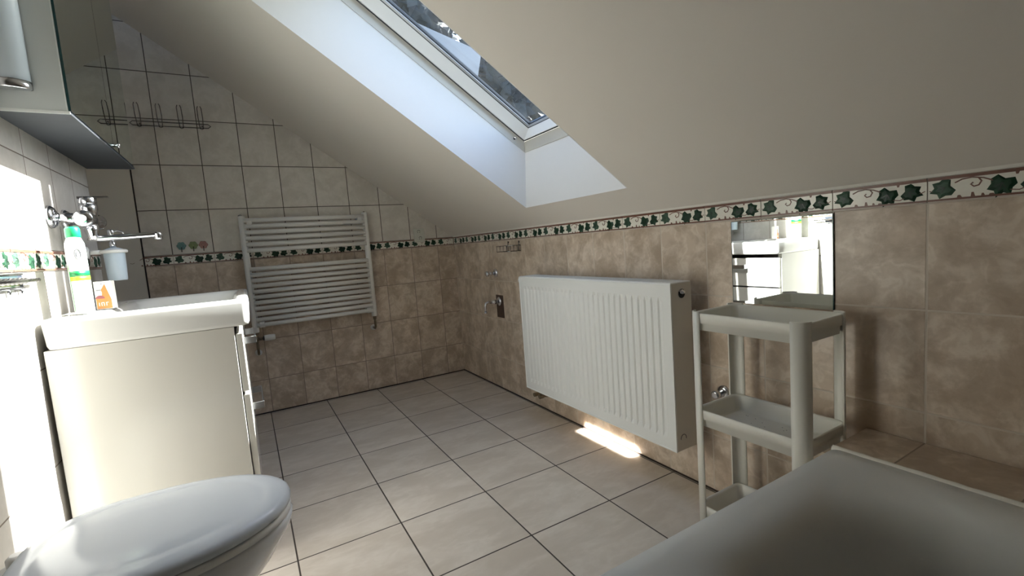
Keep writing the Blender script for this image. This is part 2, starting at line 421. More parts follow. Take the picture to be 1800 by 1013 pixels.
ring_solid(bm, [(0.352, 1.388, -1.944, -1.309, 0.262), (0.358, 1.382, -1.932, -1.320, 0.2535), (0.362, 1.376, -1.924, -1.327, 0.2535),
                (0.385, 1.350, -1.880, -1.366, 0.290), (0.385, 1.350, -1.880, -1.366, 0.32), (0.352, 1.388, -1.944, -1.309, 0.32)])
put('sash', bm, ['sash_white'], win)
bm = N()
ring_solid(bm, [(0.3845, 1.351, -1.881, -1.3655, 0.2895), (0.388, 1.347, -1.877, -1.369, 0.2925), (0.388, 1.347, -1.877, -1.369, 0.303), (0.3845, 1.351, -1.881, -1.3655, 0.303)])
put('glazing_gasket', bm, 'gasket', win)
bm = N()
ring_solid(bm, [(0.388, 1.347, -1.877, -1.369, 0.2915), (0.394, 1.341, -1.867, -1.377, 0.297), (0.394, 1.341, -1.867, -1.377, 0.310), (0.388, 1.347, -1.877, -1.369, 0.310)])
put('glazing_bead', bm, 'metal_bead', win)
bm = N()
ring_solid(bm, [(0.394, 1.341, -1.867, -1.377, 0.300), (0.397, 1.338, -1.863, -1.380, 0.303), (0.397, 1.338, -1.863, -1.380, 0.314), (0.394, 1.341, -1.867, -1.377, 0.314)])
put('inner_gasket', bm, 'gasket', win)
bm = N()
hexa(bm, [RP(s, y, 0.306) for s, y in ((0.39, -1.87), (1.345, -1.87), (1.345, -1.372), (0.39, -1.372))] + [RP(s, y, 0.310) for s, y in ((0.39, -1.87), (1.345, -1.87), (1.345, -1.372), (0.39, -1.372))])
put('glass_pane', bm, 'pane', win)
bm = N()   # small screw in the frame near the lower corner
c = RP(0.40, -1.3045, 0.236)
lathe(bm, [(0.006, 0), (0.0055, -0.0015), (0.003, -0.002)], (c.x, c.y+0.0015, c.z), 'y', 12); put('screw', bm, 'black', win)

# ------------------------------------------------------------------ ivy border tiles (one trim per wall)
def ivy(bm, P, s, cx, cz, rot, sc_, mi, flip=1):
    """palmate ivy leaf as a domed relief; P maps (u, w, height) to world"""
    lobes = [(-100, 0.78), (-72, 0.66), (-46, 0.98), (-22, 0.74), (0, 1.12), (22, 0.74), (46, 0.98), (72, 0.66), (100, 0.78), (138, 0.72), (180, 0.34), (222, 0.72)]
    ctr = bm.verts.new(P(cx, cz, 0.0042))
    o1, o0 = [], []
    for a, r in lobes:
        t = math.radians(a*flip + rot)
        o1.append(bm.verts.new(P(cx + sc_*r*0.62*math.cos(t), cz + sc_*r*0.62*math.sin(t), 0.0036)))
        o0.append(bm.verts.new(P(cx + sc_*r*math.cos(t), cz + sc_*r*math.sin(t), 0.0008)))
    n = len(lobes)
    for k in range(n):
        k2 = (k+1) % n
        f = bm.faces.new((ctr, o1[k], o1[k2])); f.material_index = mi; f.smooth = False
        f = bm.faces.new((o1[k], o0[k], o0[k2], o1[k2])); f.material_index = mi; f.smooth = False
    for a, r in ((0, 1.0), (42, 0.8), (-42, 0.8)):
        t = math.radians(a*flip + rot); d = (math.cos(t), math.sin(t)); e = (-d[1]*0.0009, d[0]*0.0009)
        v = [bm.verts.new(P(cx + d[0]*q*sc_*r + e[0]*g, cz + d[1]*q*sc_*r + e[1]*g, hh)) for q, g, hh in ((0.0, -1, 0.0049), (0.55, -1, 0.0044), (0.55, 1, 0.0044), (0.0, 1, 0.0049))]
        bm.faces.new(v).material_index = 5
def ribbon(bm, P, pts, w_, mi, h0=0.0024):
    n = len(pts)
    L, R, Lb, Rb = [], [], [], []
    for i, (x, z) in enumerate(pts):
        a = pts[max(i-1, 0)]; b = pts[min(i+1, n-1)]; dx, dz = b[0]-a[0], b[1]-a[1]; q = math.hypot(dx, dz) or 1
        nx, nz = -dz/q*w_/2, dx/q*w_/2
        L.append(bm.verts.new(P(x+nx, z+nz, 0.0006))); R.append(bm.verts.new(P(x-nx, z-nz, 0.0006)))
        Lb.append(bm.verts.new(P(x+nx*0.5, z+nz*0.5, h0))); Rb.append(bm.verts.new(P(x-nx*0.5, z-nz*0.5, h0)))
    for i in range(n-1):
        for A, B in ((L, Lb), (Lb, Rb), (Rb, R)):
            bm.faces.new((A[i], A[i+1], B[i+1], B[i])).material_index = mi
def border_tile(bm, P, L, u0=0.0, u1=TW):
    """one 20 x 5.8 cm tile; materials: 0 cream 1 brown 2 leaf 3 pale leaf 4 joint 5 vein"""
    g = 0.0012; hh = ZT-ZB
    a, b = u0+g, u1-g
    vs = [bm.verts.new(P(x, z, d)) for d in (-0.003, 0.001) for x, z in ((a, g), (b, g), (b, hh-g), (a, hh-g))]
    for f in ((0, 1, 2, 3), (4, 5, 6, 7), (0, 1, 5, 4), (1, 2, 6, 5), (2, 3, 7, 6), (3, 0, 4, 7)): bm.faces.new([vs[i] for i in f]).material_index = 0
    for z0, z1 in ((0.0022, 0.0068), (hh-0.0090, hh-0.002)):
        q = [bm.verts.new(P(x, z, d)) for d in (0.0008, 0.0032) for x, z in ((a, z0), (b, z0), (b, z1), (a, z1))]
        for f in ((4, 5, 6, 7), (0, 1, 5, 4), (1, 2, 6, 5), (2, 3, 7, 6), (3, 0, 4, 7)): bm.faces.new([q[i] for i in f]).material_index = 1
    def inn(x, m=0.012): return a+m <= x <= b-m
    if inn(0.032, 0.02): ivy(bm, P, L, 0.032, 0.031, 200, 0.0275, 3)
    if inn(0.122): ivy(bm, P, L, 0.124, 0.029, 250, 0.0285, 2)
    if inn(0.166, 0.02): ivy(bm, P, L, 0.166, 0.029, -20, 0.0265, 2, -1)
    if u1-u0 > 0.12:
        ribbon(bm, P, [(0.048, 0.040), (0.060, 0.046), (0.076, 0.048), (0.094, 0.044), (0.110, 0.036)], 0.0032, 1)
        ribbon(bm, P, [(0.086, 0.046), (0.091, 0.038), (0.087, 0.030), (0.079, 0.028), (0.074, 0.033), (0.078, 0.037)], 0.0034, 1)
        ribbon(bm, P, [(0.004, 0.026), (0.014, 0.022), (0.024, 0.026)], 0.0022, 1)
        ribbon(bm, P, [(0.134, 0.014), (0.148, 0.012), (0.160, 0.018)], 0.0024, 1)
        ribbon(bm, P, [(0.180, 0.024), (0.189, 0.024), (0.196, 0.028)], 0.0022, 1)
        for x, w_, z in ((0.056, 0.010, 0.012), (0.078, 0.008, 0.016), (0.094, 0.007, 0.012), (0.108, 0.012, 0.010), (0.145, 0.008, 0.044), (0.100, 0.006, 0.049)):
            zt = z; zb_ = 0.005 if z < 0.03 else 0.052
            v = [bm.verts.new(P(x-w_/2, zb_, 0.0013)), bm.verts.new(P(x+w_/2, zb_, 0.0013)), bm.verts.new(P(x+w_*0.15, zt, 0.0016)), bm.verts.new(P(x-w_*0.3, zt, 0.0016))]
            bm.faces.new(v).material_index = 1
BM = ['cream', 'brown', 'leaf', 'leaf_pale', 'b_grout', 'leaf_vein']
bm = N()   # far wall, left to right = +x
for i in range(-1, 9):
    x0 = -0.1341 - TW*(i+1)
    P = lambda u, z, d, x0=x0: (x0+u, -d-0.0012, ZB+z)
    lo = max(0.0, XL-x0); hi = min(TW, -x0-0.006)
    if hi-lo > 0.01: border_tile(bm, P, 1, lo, hi)
struct('trim_1', bm, BM)
bm = N()   # right wall, left to right = -y
for j in range(-14, 10):
    y0 = -(2.8104 + (j)*TW)
    if y0 < YB+0.2: continue
    hi = TW; lo = 0.0
    if y0 > -0.006: lo = y0 + 0.006 if y0 > 0 else 0.006
    if lo > TW-0.02: continue
    P = lambda u, z, d, y0=y0: (-d-0.0012, y0-u, ZB+z)
    border_tile(bm, P, 1, lo, hi)
struct('trim_2', bm, BM)
bm = N()   # left wall, left to right = +y
for j in range(0, 18):
    y0 = YE - TW*(j+1)
    P = lambda u, z, d, y0=y0: (XL+d+0.0012, y0+u, ZB+z)
    border_tile(bm, P, 1)
struct('trim_3', bm, BM)
# caulk bead between border and ceiling, right wall
bm = N(); hexa(bm, [(-0.006, YB, 1.0295), (-0.0005, YB, 1.0295), (-0.0005, 0, 1.0295), (-0.006, 0, 1.0295), (-0.010, YB, 1.038), (-0.0005, YB, 1.038), (-0.0005, 0, 1.038), (-0.010, 0, 1.038)])
struct('trim_4', bm, 'caulk')

# ------------------------------------------------------------------ tiled ledge beside the bath
bm = N(); box(bm, (-0.225, YB+0.001, 0.0), (-0.0005, -2.688, 0.390)); struct('trim_5', bm, 'deck')

# ------------------------------------------------------------------ bathtub
def bathtub():
    t = thing('bathtub', 'white bathtub with a broad rounded rim in the right foreground beside the tiled ledge', 'bathtub', (-0.6, -3.55, 0))
    cx = (-0.2255-0.985)/2; hx = (0.985-0.2255)/2; y0, y1 = -2.712, -4.40; cy = (y0+y1)/2; hy = (y0-y1)/2
    ZR = 0.412
    bm = N(); n = 10
    rings = [rrect(cx, cy, hx-0.012, hy-0.012, 0.03, 0.06, n), rrect(cx, cy, hx-0.012, hy-0.012, 0.03, ZR-0.045, n),
             rrect(cx, cy, hx, hy, 0.02, ZR-0.040, n), rrect(cx, cy, hx, hy, 0.02, ZR-0.006, n), rrect(cx, cy, hx-0.005, hy-0.005, 0.02, ZR, n)]
    def inner(i, z, r): rings.append(rrect(cx, cy, hx-i, hy-i*1.05, r, z, n))
    for i, z, r in ((0.030, ZR, 0.05), (0.050, ZR-0.001, 0.09), (0.066, ZR-0.005, 0.13), (0.080, ZR-0.013, 0.16), (0.092, ZR-0.026, 0.18), (0.102, ZR-0.046, 0.19),
                    (0.112, ZR-0.085, 0.195), (0.122, ZR-0.16, 0.19), (0.136, ZR-0.25, 0.18), (0.155, ZR-0.30, 0.17), (0.185, ZR-0.33, 0.14), (0.23, ZR-0.340, 0.10)):
        inner(i, z, r)
    loft(bm, rings)
    o = put('basin', bm, 'bath', t); 
    for p in o.data.polygons: p.use_smooth = len(p.vertices) == 4
    bm = N(); box(bm, (cx-hx+0.02, y1+0.02, 0.0), (cx+hx-0.02, y0-0.02, 0.062)); put('base', bm, 'bath', t)
    bm = N(); lathe(bm, [(0.03, 0), (0.03, 0.004), (0.022, 0.006), (0.001, 0.006)], (cx, y1+0.35, ZR-0.340), 'z', 20); put('drain', bm, 'chrome', t)
    # caulk along the ledge side
    bm = N()
    pts = []
    y = y0
    random.seed(3)
    while y > y1: pts.append((-0.2235+random.uniform(-0.0008, 0.0008), y, 0.4075+random.uniform(-0.0008, 0.0008))); y -= 0.02
    tube(bm, pts, 0.0095, 8); put('caulk_bead', bm, 'caulk', t)
bathtub()

# ------------------------------------------------------------------ floor: rest of the fixtures
def panel_radiator():
    t = thing('panel_radiator', 'large white ribbed panel radiator hung low on the right tiled wall', 'radiator', (-0.1, -1.678, 0.177))
    ya, yb, z0, z1 = -1.178, -2.178, 0.177, 0.772
    xf, xb = -0.150, -0.048
    bm = N()
    # front panel with pressed vertical channels
    nv = 29; pitch = (ya-yb-0.07)/nv
    ysl = [ya]
    prof = []                      # (y, depth)
    prof.append((ya, 0.0)); prof.append((ya-0.033, 0.0))
    for k in range(nv):
        c = ya-0.035-pitch*(k+0.5)
        prof += [(c+0.0105, 0.0), (c+0.0050, 0.0048), (c-0.0050, 0.0048), (c-0.0105, 0.0)]
    prof += [(yb+0.033, 0.0), (yb, 0.0)]
    zs = [(z0, 0), (z0+0.040, 0), (z0+0.058, 1), (z1-0.062, 1), (z1-0.046, 0), (z1, 0)]
    grid = [[bm.verts.new((xf + d*m, y, z)) for (y, d) in prof] for z, m in zs]
    for A, B in zip(grid, grid[1:]):
        for k in range(len(A)-1):
            f = bm.faces.new((A[k], A[k+1], B[k+1], B[k]))
    # thickness behind
    back = [[bm.verts.new((xf+0.010, y, z)) for y in (ya, yb)] for z in (z0, z1)]
    bm.faces.new((back[0][0], back[0][1], back[1][1], back[1][0]))
    bm.faces.new([*grid[0], back[0][1], back[0][0]]); bm.faces.new([*grid[-1], back[1][1], back[1][0]])
    bm.faces.new([g[0] for g in grid] + [back[1][0], back[0][0]]); bm.faces.new([g[-1] for g in grid] + [back[1][1], back[0][1]])
    put('front_panel', bm, 'rad', t)
    # raised lip of the front panel
    bm = N()
    for a, b in (((xf-0.0025, ya+0.001, z0-0.001), (xf+0.001, yb-0.001, z0+0.004)), ((xf-0.0025, ya+0.001, z1-0.004), (xf+0.001, yb-0.001, z1+0.001)),
                 ((xf-0.0025, ya+0.001, z0), (xf+0.001, ya-0.004, z1)), ((xf-0.0025, yb+0.004, z0), (xf+0.001, yb-0.001, z1))):
        box(bm, a, b, 0, 0.0008, 1)
    put('panel_lip', bm, 'rad', t)
    bm = N(); box(bm, (xb, ya-0.01, z0+0.01), (xb-0.012, yb+0.01, z1-0.01)); put('back_panel', bm, 'rad', t)
    bm = N()   # convector fins
    for k in range(38): 
        y = ya-0.03-k*(ya-yb-0.06)/37
        box(bm, (xf+0.012, y-0.0006, z0+0.05), (xb-0.014, y+0.0006, z1-0.04))
    put('fins', bm, 'rad', t)
    for nm, y in (('side_cover', ya), ('side_cover', yb)):
        s = 1 if y == ya else -1
        bm = N()
        n = 14; ch = [((xf+xb)/2+0.002, z1-0.036), ((xf+xb)/2+0.012, z0+0.036)]
        box(bm, (xf+0.003, y+0.001*s, z0+0.001), (xb, y-0.004*s, z1), 0, 0.001, 1)
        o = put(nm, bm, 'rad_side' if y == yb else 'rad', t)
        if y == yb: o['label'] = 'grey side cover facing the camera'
    bm = N()   # top grille
    box(bm, (xf+0.001, ya, z1-0.002), (xb, yb, z1+0.004), 0, 0.0015, 1)
    for k in range(60):
        y = ya-0.02-k*(ya-yb-0.04)/59
        box(bm, (xf+0.02, y-0.0025, z1+0.003), (xb-0.015, y+0.0025, z1+0.0046))
    put('top_grille', bm, 'rad', t)
    # port with nickel plug near the top, closed hole below
    bm = N(); lathe(bm, [(0.016, 0), (0.016, -0.0015), (0.0155, -0.0016)], (xf+0.052, yb-0.001, z1-0.036), 'y', 24); put('upper_port', bm, 'black', t)
    bm = N(); lathe(bm, [(0.009, 0), (0.009, -0.010), (0.006, -0.011), (0.006, -0.016), (0.004, -0.017)], (xf+0.046, yb-0.0025, z1-0.030), 'y', 6); put('bleed_plug', bm, 'chrome', t)
    bm = N(); tube(bm, arc((xf+0.034, yb-0.0012, z0+0.045), 0.0135, -0.3, 3.3, 16, 'xz'), 0.0014, 6); put('lower_port', bm, 'print', t)
    bm = N(); lathe(bm, [(0.013, 0.0), (0.013, 0.012), (0.009, 0.016)], (xf+0.012, ya, z1-0.018), 'y', 16); put('end_cap', bm, 'wplastic', t)
    # pipe valves under the far end
    for k, y in enumerate((-1.205, -1.255)):
        bm = N(); tube(bm, [(-0.092, y, z0-0.001), (-0.092, y, z0-0.036), (-0.092, y, z0-0.042), (-0.075, y, z0-0.046), (-0.0005, y, z0-0.046)], 0.008, 10)
        lathe(bm, [(0.012, -0.018), (0.012, 0.0)], (-0.092, y, z0-0.008), 'z', 6)
        lathe(bm, [(0.011, -0.014), (0.011, 0.012), (0.008, 0.014)], (-0.112, y, z0-0.042), 'x', 10); put('valve', bm, 'brass', t)
    for y in (-1.35, -2.0):
        bm = N(); box(bm, (xb+0.0005, y-0.015, z0+0.05), (-0.0005, y+0.015, z1-0.05)); put('wall_bracket', bm, 'rad', t)
panel_radiator()

def towel_rail():
    t = thing('towel_radiator', 'white ladder towel radiator with rows of horizontal tubes on the far wall', 'towel radiator', (-1.0145, -0.07, 0.53))
    xl, xr, yf = -1.372, -0.660, -0.075
    for x in (xl, xr):
        bm = N(); tube(bm, [(x, yf, 0.528), (x, yf, 0.532), (x, yf, 1.226), (x, yf, 1.230)], [0.014, 0.0185, 0.0185, 0.014], 16); put('upright', bm, 'towel', t)
    zs = [1.203-0.0358*k for k in range(6)] + [0.912-0.0340*k for k in range(11)]
    for z in zs:
        bm = N(); tube(bm, [(xl+0.008, yf-0.016, z), (xr-0.008, yf-0.016, z)], 0.0128, 12); put('rung', bm, 'towel', t)
    for x, s in ((xl, 1), (xr, -1)):
        for z in (1.19, 0.575):
            bm = N(); box(bm, (x+s*0.022, yf-0.026, z-0.018), (x+s*0.052, yf+0.012, z+0.018), 0, 0.003, 1)
            tube(bm, [(x+s*0.037, yf+0.01, z), (x+s*0.037, -0.0005, z)], 0.009, 10); put('wall_bracket', bm, 'wplastic', t)
    bm = N(); lathe(bm, [(0.007, 0), (0.007, 0.007), (0.004, 0.010)], (xl-0.004, yf, 1.2295), 'z', 6); lathe(bm, [(0.003, 0), (0.003, 0.014)], (xl-0.014, yf-0.0, 1.222), 'z', 8); o = put('bleed_screw', bm, 'chrome', t)
    bm = N(); lathe(bm, [(0.006, 0), (0.006, 0.006)], (xr, yf, 1.2295), 'z', 6); put('bleed_screw', bm, 'brass', t)
    # valve at the lower left with white thermostat head, return pipe at the lower right
    bm = N(); lathe(bm, [(0.013, 0), (0.013, -0.014), (0.010, -0.016), (0.010, -0.03), (0.014, -0.032), (0.014, -0.05), (0.009, -0.054)], (xl, yf, 0.528), 'z', 10)
    tube(bm, [(xl, yf, 0.478), (xl, yf, 0.425), (xl, yf, 0.405), (xl, yf+0.018, 0.392), (xl, -0.001, 0.392)], 0.0075, 10)
    tube(bm, [(xl, yf, 0.488), (xl+0.035, yf, 0.488)], 0.009, 10); v = put('valve', bm, 'brass', t)
    bm = N(); lathe(bm, [(0.012, 0.0), (0.014, 0.002), (0.014, 0.008)], (xl+0.032, yf, 0.488), 'x', 16); put('collar', bm, 'black', v)
    bm = N(); lathe(bm, [(0.015, 0.0), (0.018, 0.004), (0.019, 0.03), (0.017, 0.055), (0.013, 0.060)], (xl+0.040, yf, 0.488), 'x', 20); put('thermostat_head', bm, 'wplastic', v)
    bm = N(); lathe(bm, [(0.020, 0.0), (0.019, -0.006), (0.011, -0.010)], (xl, -0.0005, 0.392), 'y', 18); put('pipe_rosette', bm, 'wplastic', t)
    bm = N(); tube(bm, [(xr, yf, 0.528), (xr, yf, 0.475), (xr, yf, 0.455), (xr, yf+0.018, 0.442), (xr, -0.001, 0.442)], 0.0075, 10)
    lathe(bm, [(0.011, 0), (0.011, -0.02)], (xr, yf, 0.528), 'z', 6); put('return_pipe', bm, 'brass', t)
    bm = N(); lathe(bm, [(0.020, 0.0), (0.019, -0.006), (0.011, -0.010)], (xr, -0.0005, 0.442), 'y', 18); put('pipe_rosette', bm, 'wplastic', t)
towel_rail()

# ------------------------------------------------------------------ three-tier trolley
def trolley():
    t = thing('trolley', 'white plastic three-tier trolley standing against the right wall by the bath', 'trolley', (-0.16, -2.515, 0))
    x0, x1, y0, y1 = -0.262, -0.052, -2.672, -2.340      # x0 room side, x1 wall side
    cx, cy, hx, hy = (x0+x1)/2, (y0+y1)/2, (x1-x0)/2, (y1-y0)/2
    def tray(zt, deep=0.052):
        bm = N(); n = 6
        R = [rrect(cx, cy, hx-0.012, hy-0.012, 0.018, zt-deep, n), rrect(cx, cy, hx-0.010, hy-0.010, 0.020, zt-0.030, n), rrect(cx, cy, hx-0.004, hy-0.004, 0.024, zt-0.029, n),
             rrect(cx, cy, hx-0.003, hy-0.003, 0.025, zt-0.003, n), rrect(cx, cy, hx-0.005, hy-0.005, 0.024, zt, n), rrect(cx, cy, hx-0.009, hy-0.009, 0.020, zt-0.001, n),
             rrect(cx, cy, hx-0.013, hy-0.013, 0.018, zt-0.006, n), rrect(cx, cy, hx-0.020, hy-0.020, 0.016, zt-deep+0.008, n), rrect(cx, cy, hx-0.028, hy-0.028, 0.012, zt-deep+0.004, n)]
        loft(bm, R); o = put('tray', bm, 'cart', t)
        for p in o.data.polygons: p.use_smooth = len(p.vertices) == 4
        return o
    a = tray(0.708); b = tray(0.415); c = tray(0.112)
    bm = N(); random.seed(11)   # drain holes and specks in the middle tray
    for k in range(26):
        px, py = cx+random.uniform(-0.06, 0.06), cy+random.uniform(-0.12, 0.10)
        lathe(bm, [(0.0014, 0), (0.0014, 0.0004)], (px, py, 0.415-0.052+0.0042), 'z', 6)
    dh = put('drain_hole_specks', bm, 'print', b); dh['kind'] = 'stuff'
    for sx in (-1, 1):
        for sy in (-1, 1):
            bm = N(); r = 0.026; armx, army = 0.030, 0.036
            X = x0 if sx < 0 else x1; Y = y0 if sy < 0 else y1
            outer = [(X-sx*armx, Y)] + [(X-sx*(r-r*math.sin(q)), Y-sy*(r-r*math.cos(q))) for q in [PI/2*k/6 for k in range(7)]] + [(X, Y-sy*army)]
            th = 0.0035; inner = [(X-sx*armx, Y-sy*th)] + [(X-sx*(r-(r-th)*math.sin(q)), Y-sy*(r-(r-th)*math.cos(q))) for q in [PI/2*k/6 for k in range(7)]] + [(X-sx*th, Y-sy*army)]
            sec = outer + inner[::-1]
            R = [[bm.verts.new((px, py, z)) for px, py in sec] for z in (0.022, 0.712)]
            nn = len(sec)
            for k in range(nn):
                f = bm.faces.new((R[0][k], R[0][(k+1) % nn], R[1][(k+1) % nn], R[1][k])); f.smooth = k not in (nn//2-1, nn-1)
            bm.faces.new(R[0][::-1]); bm.faces.new(R[1]); put('post', bm, 'cart', t)
            # castor
            qx, qy = X-sx*0.022, Y-sy*0.022
            bm = N(); lathe(bm, [(0.0095, -0.005), (0.0115, -0.004), (0.0115, 0.004), (0.0095, 0.005)], (qx, qy, 0.0118), 'x', 16)
            box(bm, (qx-0.008, qy-0.006, 0.018), (qx+0.008, qy+0.008, 0.062), 0, 0.002, 1); put('castor', bm, 'cart', t)
trolley()

# ------------------------------------------------------------------ mirror on the right wall
bm = N(); box(bm, (-0.0048, -2.610, 0.703), (-0.0010, -2.311, 0.966), 0)
mt = thing('wall_mirror', 'small frameless rectangular mirror on the right wall above the trolley', 'mirror', (-0.001, -2.46, 0.703))
put('glass', bm, 'mirror', mt)
bm = N(); box(bm, (-0.0052, -2.6125, 0.703), (-0.0008, -2.6102, 0.966)); box(bm, (-0.0052, -2.6125, 0.9662), (-0.0008, -2.311, 0.9675)); box(bm, (-0.0052, -2.3108, 0.703), (-0.0008, -2.3095, 0.966)); put('edge', bm, 'mirror_edge', mt)

# ------------------------------------------------------------------ wall fittings, right wall
def stop_valve():
    t = thing('stop_valve', 'small chrome stop valve on the right wall above the water tap', 'valve', (0, -0.640, 0.769))
    y, z = -0.640, 0.769
    bm = N(); lathe(bm, [(0.027, 0), (0.026, -0.006), (0.016, -0.012)], (-0.0005, y, z), 'x', 24); put('rosette', bm, 'chrome', t)
    bm = N(); tube(bm, [(-0.010, y, z), (-0.055, y, z)], 0.010, 12); put('spindle', bm, 'chrome', t)
    bm = N(); lathe(bm, [(0.014, -0.052), (0.018, -0.056), (0.018, -0.070), (0.012, -0.075)], (0, y, z), 'x', 10)
    tube(bm, [(-0.063, y-0.026, z), (-0.063, y+0.026, z)], 0.005, 8); put('handle', bm, 'chrome', t)
stop_valve()
def washing_tap():
    y, z = -0.668, 0.588
    t = thing('water_tap', 'chrome washing machine tap with a bent spout on the right wall', 'tap', (0, y, z))
    bm = N(); lathe(bm, [(0.029, 0), (0.028, -0.007), (0.017, -0.013)], (-0.0042, y, z), 'x', 24); put('rosette', bm, 'chrome', t)
    bm = N(); tube(bm, [(-0.014, y, z), (-0.060, y, z)], 0.011, 12); lathe(bm, [(0.015, 0), (0.015, 0.016)], (-0.052, y, z), 'x', 10); put('body', bm, 'chrome', t)
    bm = N(); tube(bm, [(-0.055, y, z), (-0.085, y+0.004, z+0.004), (-0.100, y+0.006, z-0.004), (-0.105, y+0.007, z-0.02), (-0.106, y+0.007, z-0.062)], [0.009, 0.009, 0.0095, 0.0085, 0.008], 12)
    lathe(bm, [(0.010, -0.012), (0.010, 0.0)], (-0.106, y+0.007, z-0.055), 'z', 12); put('spout', bm, 'chrome', t)
washing_tap()
bm = N(); box(bm, (-0.004, -0.712, 0.482), (-0.0008, -0.622, 0.628)); tag(put('wall_patch', bm, 'slot'), 'dark brown bare patch in the tiles behind the chrome water tap', 'wall patch')
def soap_basket():
    t = thing('soap_basket', 'small dark wire soap basket with two hooks under the ivy border on the right wall', 'soap basket', (0, -0.895, 0.90))
    y0, y1, z0, z1, d = -0.975, -0.815, 0.905, 0.938, 0.075
    bm = N()
    for z in (z0, z1):
        tube(bm, [(-0.004, y0, z), (-d, y0, z), (-d, y1, z), (-0.004, y1, z)], 0.0022, 6, closed=True)
    for y in (y0, -0.935, -0.895, -0.855, y1):
        tube(bm, [(-0.004, y, z1), (-0.004, y, z0), (-d, y, z0), (-d, y, z1)], 0.0018, 6)
    put('basket', bm, 'dchrome', t)
    for y in (y0+0.018, y1-0.018):
        bm = N(); lathe(bm, [(0.006, 0), (0.006, -0.004)], (-0.0005, y, z1+0.020), 'x', 12); tube(bm, [(-0.004, y, z1+0.022), (-0.006, y, z1), (-0.006, y, z0)], 0.0022, 6); put('hanger', bm, 'dchrome', t)
soap_basket()
def wall_knob():
    y, z = -2.262, 0.384
    t = thing('wall_valve', 'chrome valve knob low on the right wall behind the trolley', 'valve', (0, y, z))
    bm = N(); lathe(bm, [(0.024, 0), (0.023, -0.006), (0.014, -0.010)], (-0.0005, y, z), 'x', 24); put('rosette', bm, 'chrome', t)
    bm = N(); lathe(bm, [(0.009, -0.008), (0.009, -0.03), (0.014, -0.032), (0.015, -0.05), (0.010, -0.054)], (0, y, z), 'x', 16); put('handle', bm, 'chrome', t)
wall_knob()

# ------------------------------------------------------------------ far wall fittings
def socket():
    t = thing('power_socket', 'small white double power socket over the ivy border near the far corner', 'socket', (-0.270, 0, 1.057))
    bm = N(); box(bm, (-0.310, -0.0015, 1.008), (-0.230, -0.017, 1.106), 0, 0.004, 2); put('plate', bm, 'socketw', t)
    for x, z in ((-0.274, 1.081), (-0.266, 1.034)):
        bm = N(); tube(bm, arc((x, -0.0175, z), 0.015, 0, 2*PI*15/16, 15, 'xz'), 0.0018, 6, closed=True); r = put('outlet', bm, 'socketw', t)
        bm = N()
        for dx in (-0.007, 0.007): lathe(bm, [(0.0026, 0), (0.0026, -0.0006)], (x+dx, -0.0171, z-0.002), 'y', 8)
        tube(bm, arc((x, -0.0178, z), 0.0125, 0.5, 2.6, 8, 'xz'), 0.0016, 6); put('holes', bm, 'black', r)
socket()
def hook_rack():
    t = thing('hook_rack', 'thin chrome wire hook rack high on the far wall beside the mirror cabinet', 'hook rack', (-1.65, 0, 1.77))
    xa, xb, z = -1.826, -1.478, 1.768
    bm = N()
    tube(bm, [(xa, -0.012, z-0.022), (xa-0.012, -0.012, z-0.011), (xa, -0.012, z), (xb, -0.012, z), (xb+0.012, -0.012, z-0.011), (xb, -0.012, z-0.022)], 0.0026, 8, closed=True)
    for x in (xa+0.03, xb-0.03): tube(bm, [(x, -0.0005, z-0.011), (x, -0.012, z-0.011)], 0.004, 8)
    put('rail', bm, 'dchrome', t)
    for k in range(4):
        x = -1.797+k*0.0955; bm = N()
        for dx in (-0.011, 0.011):
            tube(bm, [(x+dx*0.7, -0.014, z-0.026), (x+dx*0.8, -0.020, z-0.010), (x+dx, -0.030, z+0.03), (x+dx*0.9, -0.050, z+0.078), (x+dx*0.5, -0.056, z+0.088)], 0.0022, 8)
        tube(bm, [(x-0.008, -0.014, z-0.026), (x, -0.030, z-0.034), (x+0.008, -0.014, z-0.026)], 0.0022, 8)
        put('hook', bm, 'dchrome', t)
hook_rack()
for x, m, nm, lab in ((-1.688, 'fblue', 'teal', 'pale teal flower-shaped hook, leftmost on the far wall'), (-1.631, 'fgreen', 'green', 'pale green flower-shaped hook between the teal and pink ones'), (-1.582, 'fpink', 'pink', 'pale pink flower-shaped hook nearest the towel radiator')):
    t = thing('flower_hook', lab, 'hook', (x, 0, 1.075), 'flower hooks above the ivy border')
    bm = N()
    n = 6
    for k in range(n):
        a = 2*PI*k/n; lathe(bm, [(0.0105, 0.0), (0.010, -0.0035), (0.006, -0.005)], (x+0.013*math.cos(a), -0.0005, 1.078+0.013*math.sin(a)), 'y', 12)
    lathe(bm, [(0.011, 0), (0.011, -0.006), (0.006, -0.008)], (x, -0.0006, 1.078), 'y', 14)
    put('flower', bm, m, t)
    bm = N(); tube(bm, [(x, -0.006, 1.070), (x, -0.007, 1.050), (x, -0.012, 1.044), (x, -0.018, 1.050)], 0.0022, 8); put('prong', bm, 'dchrome', t)

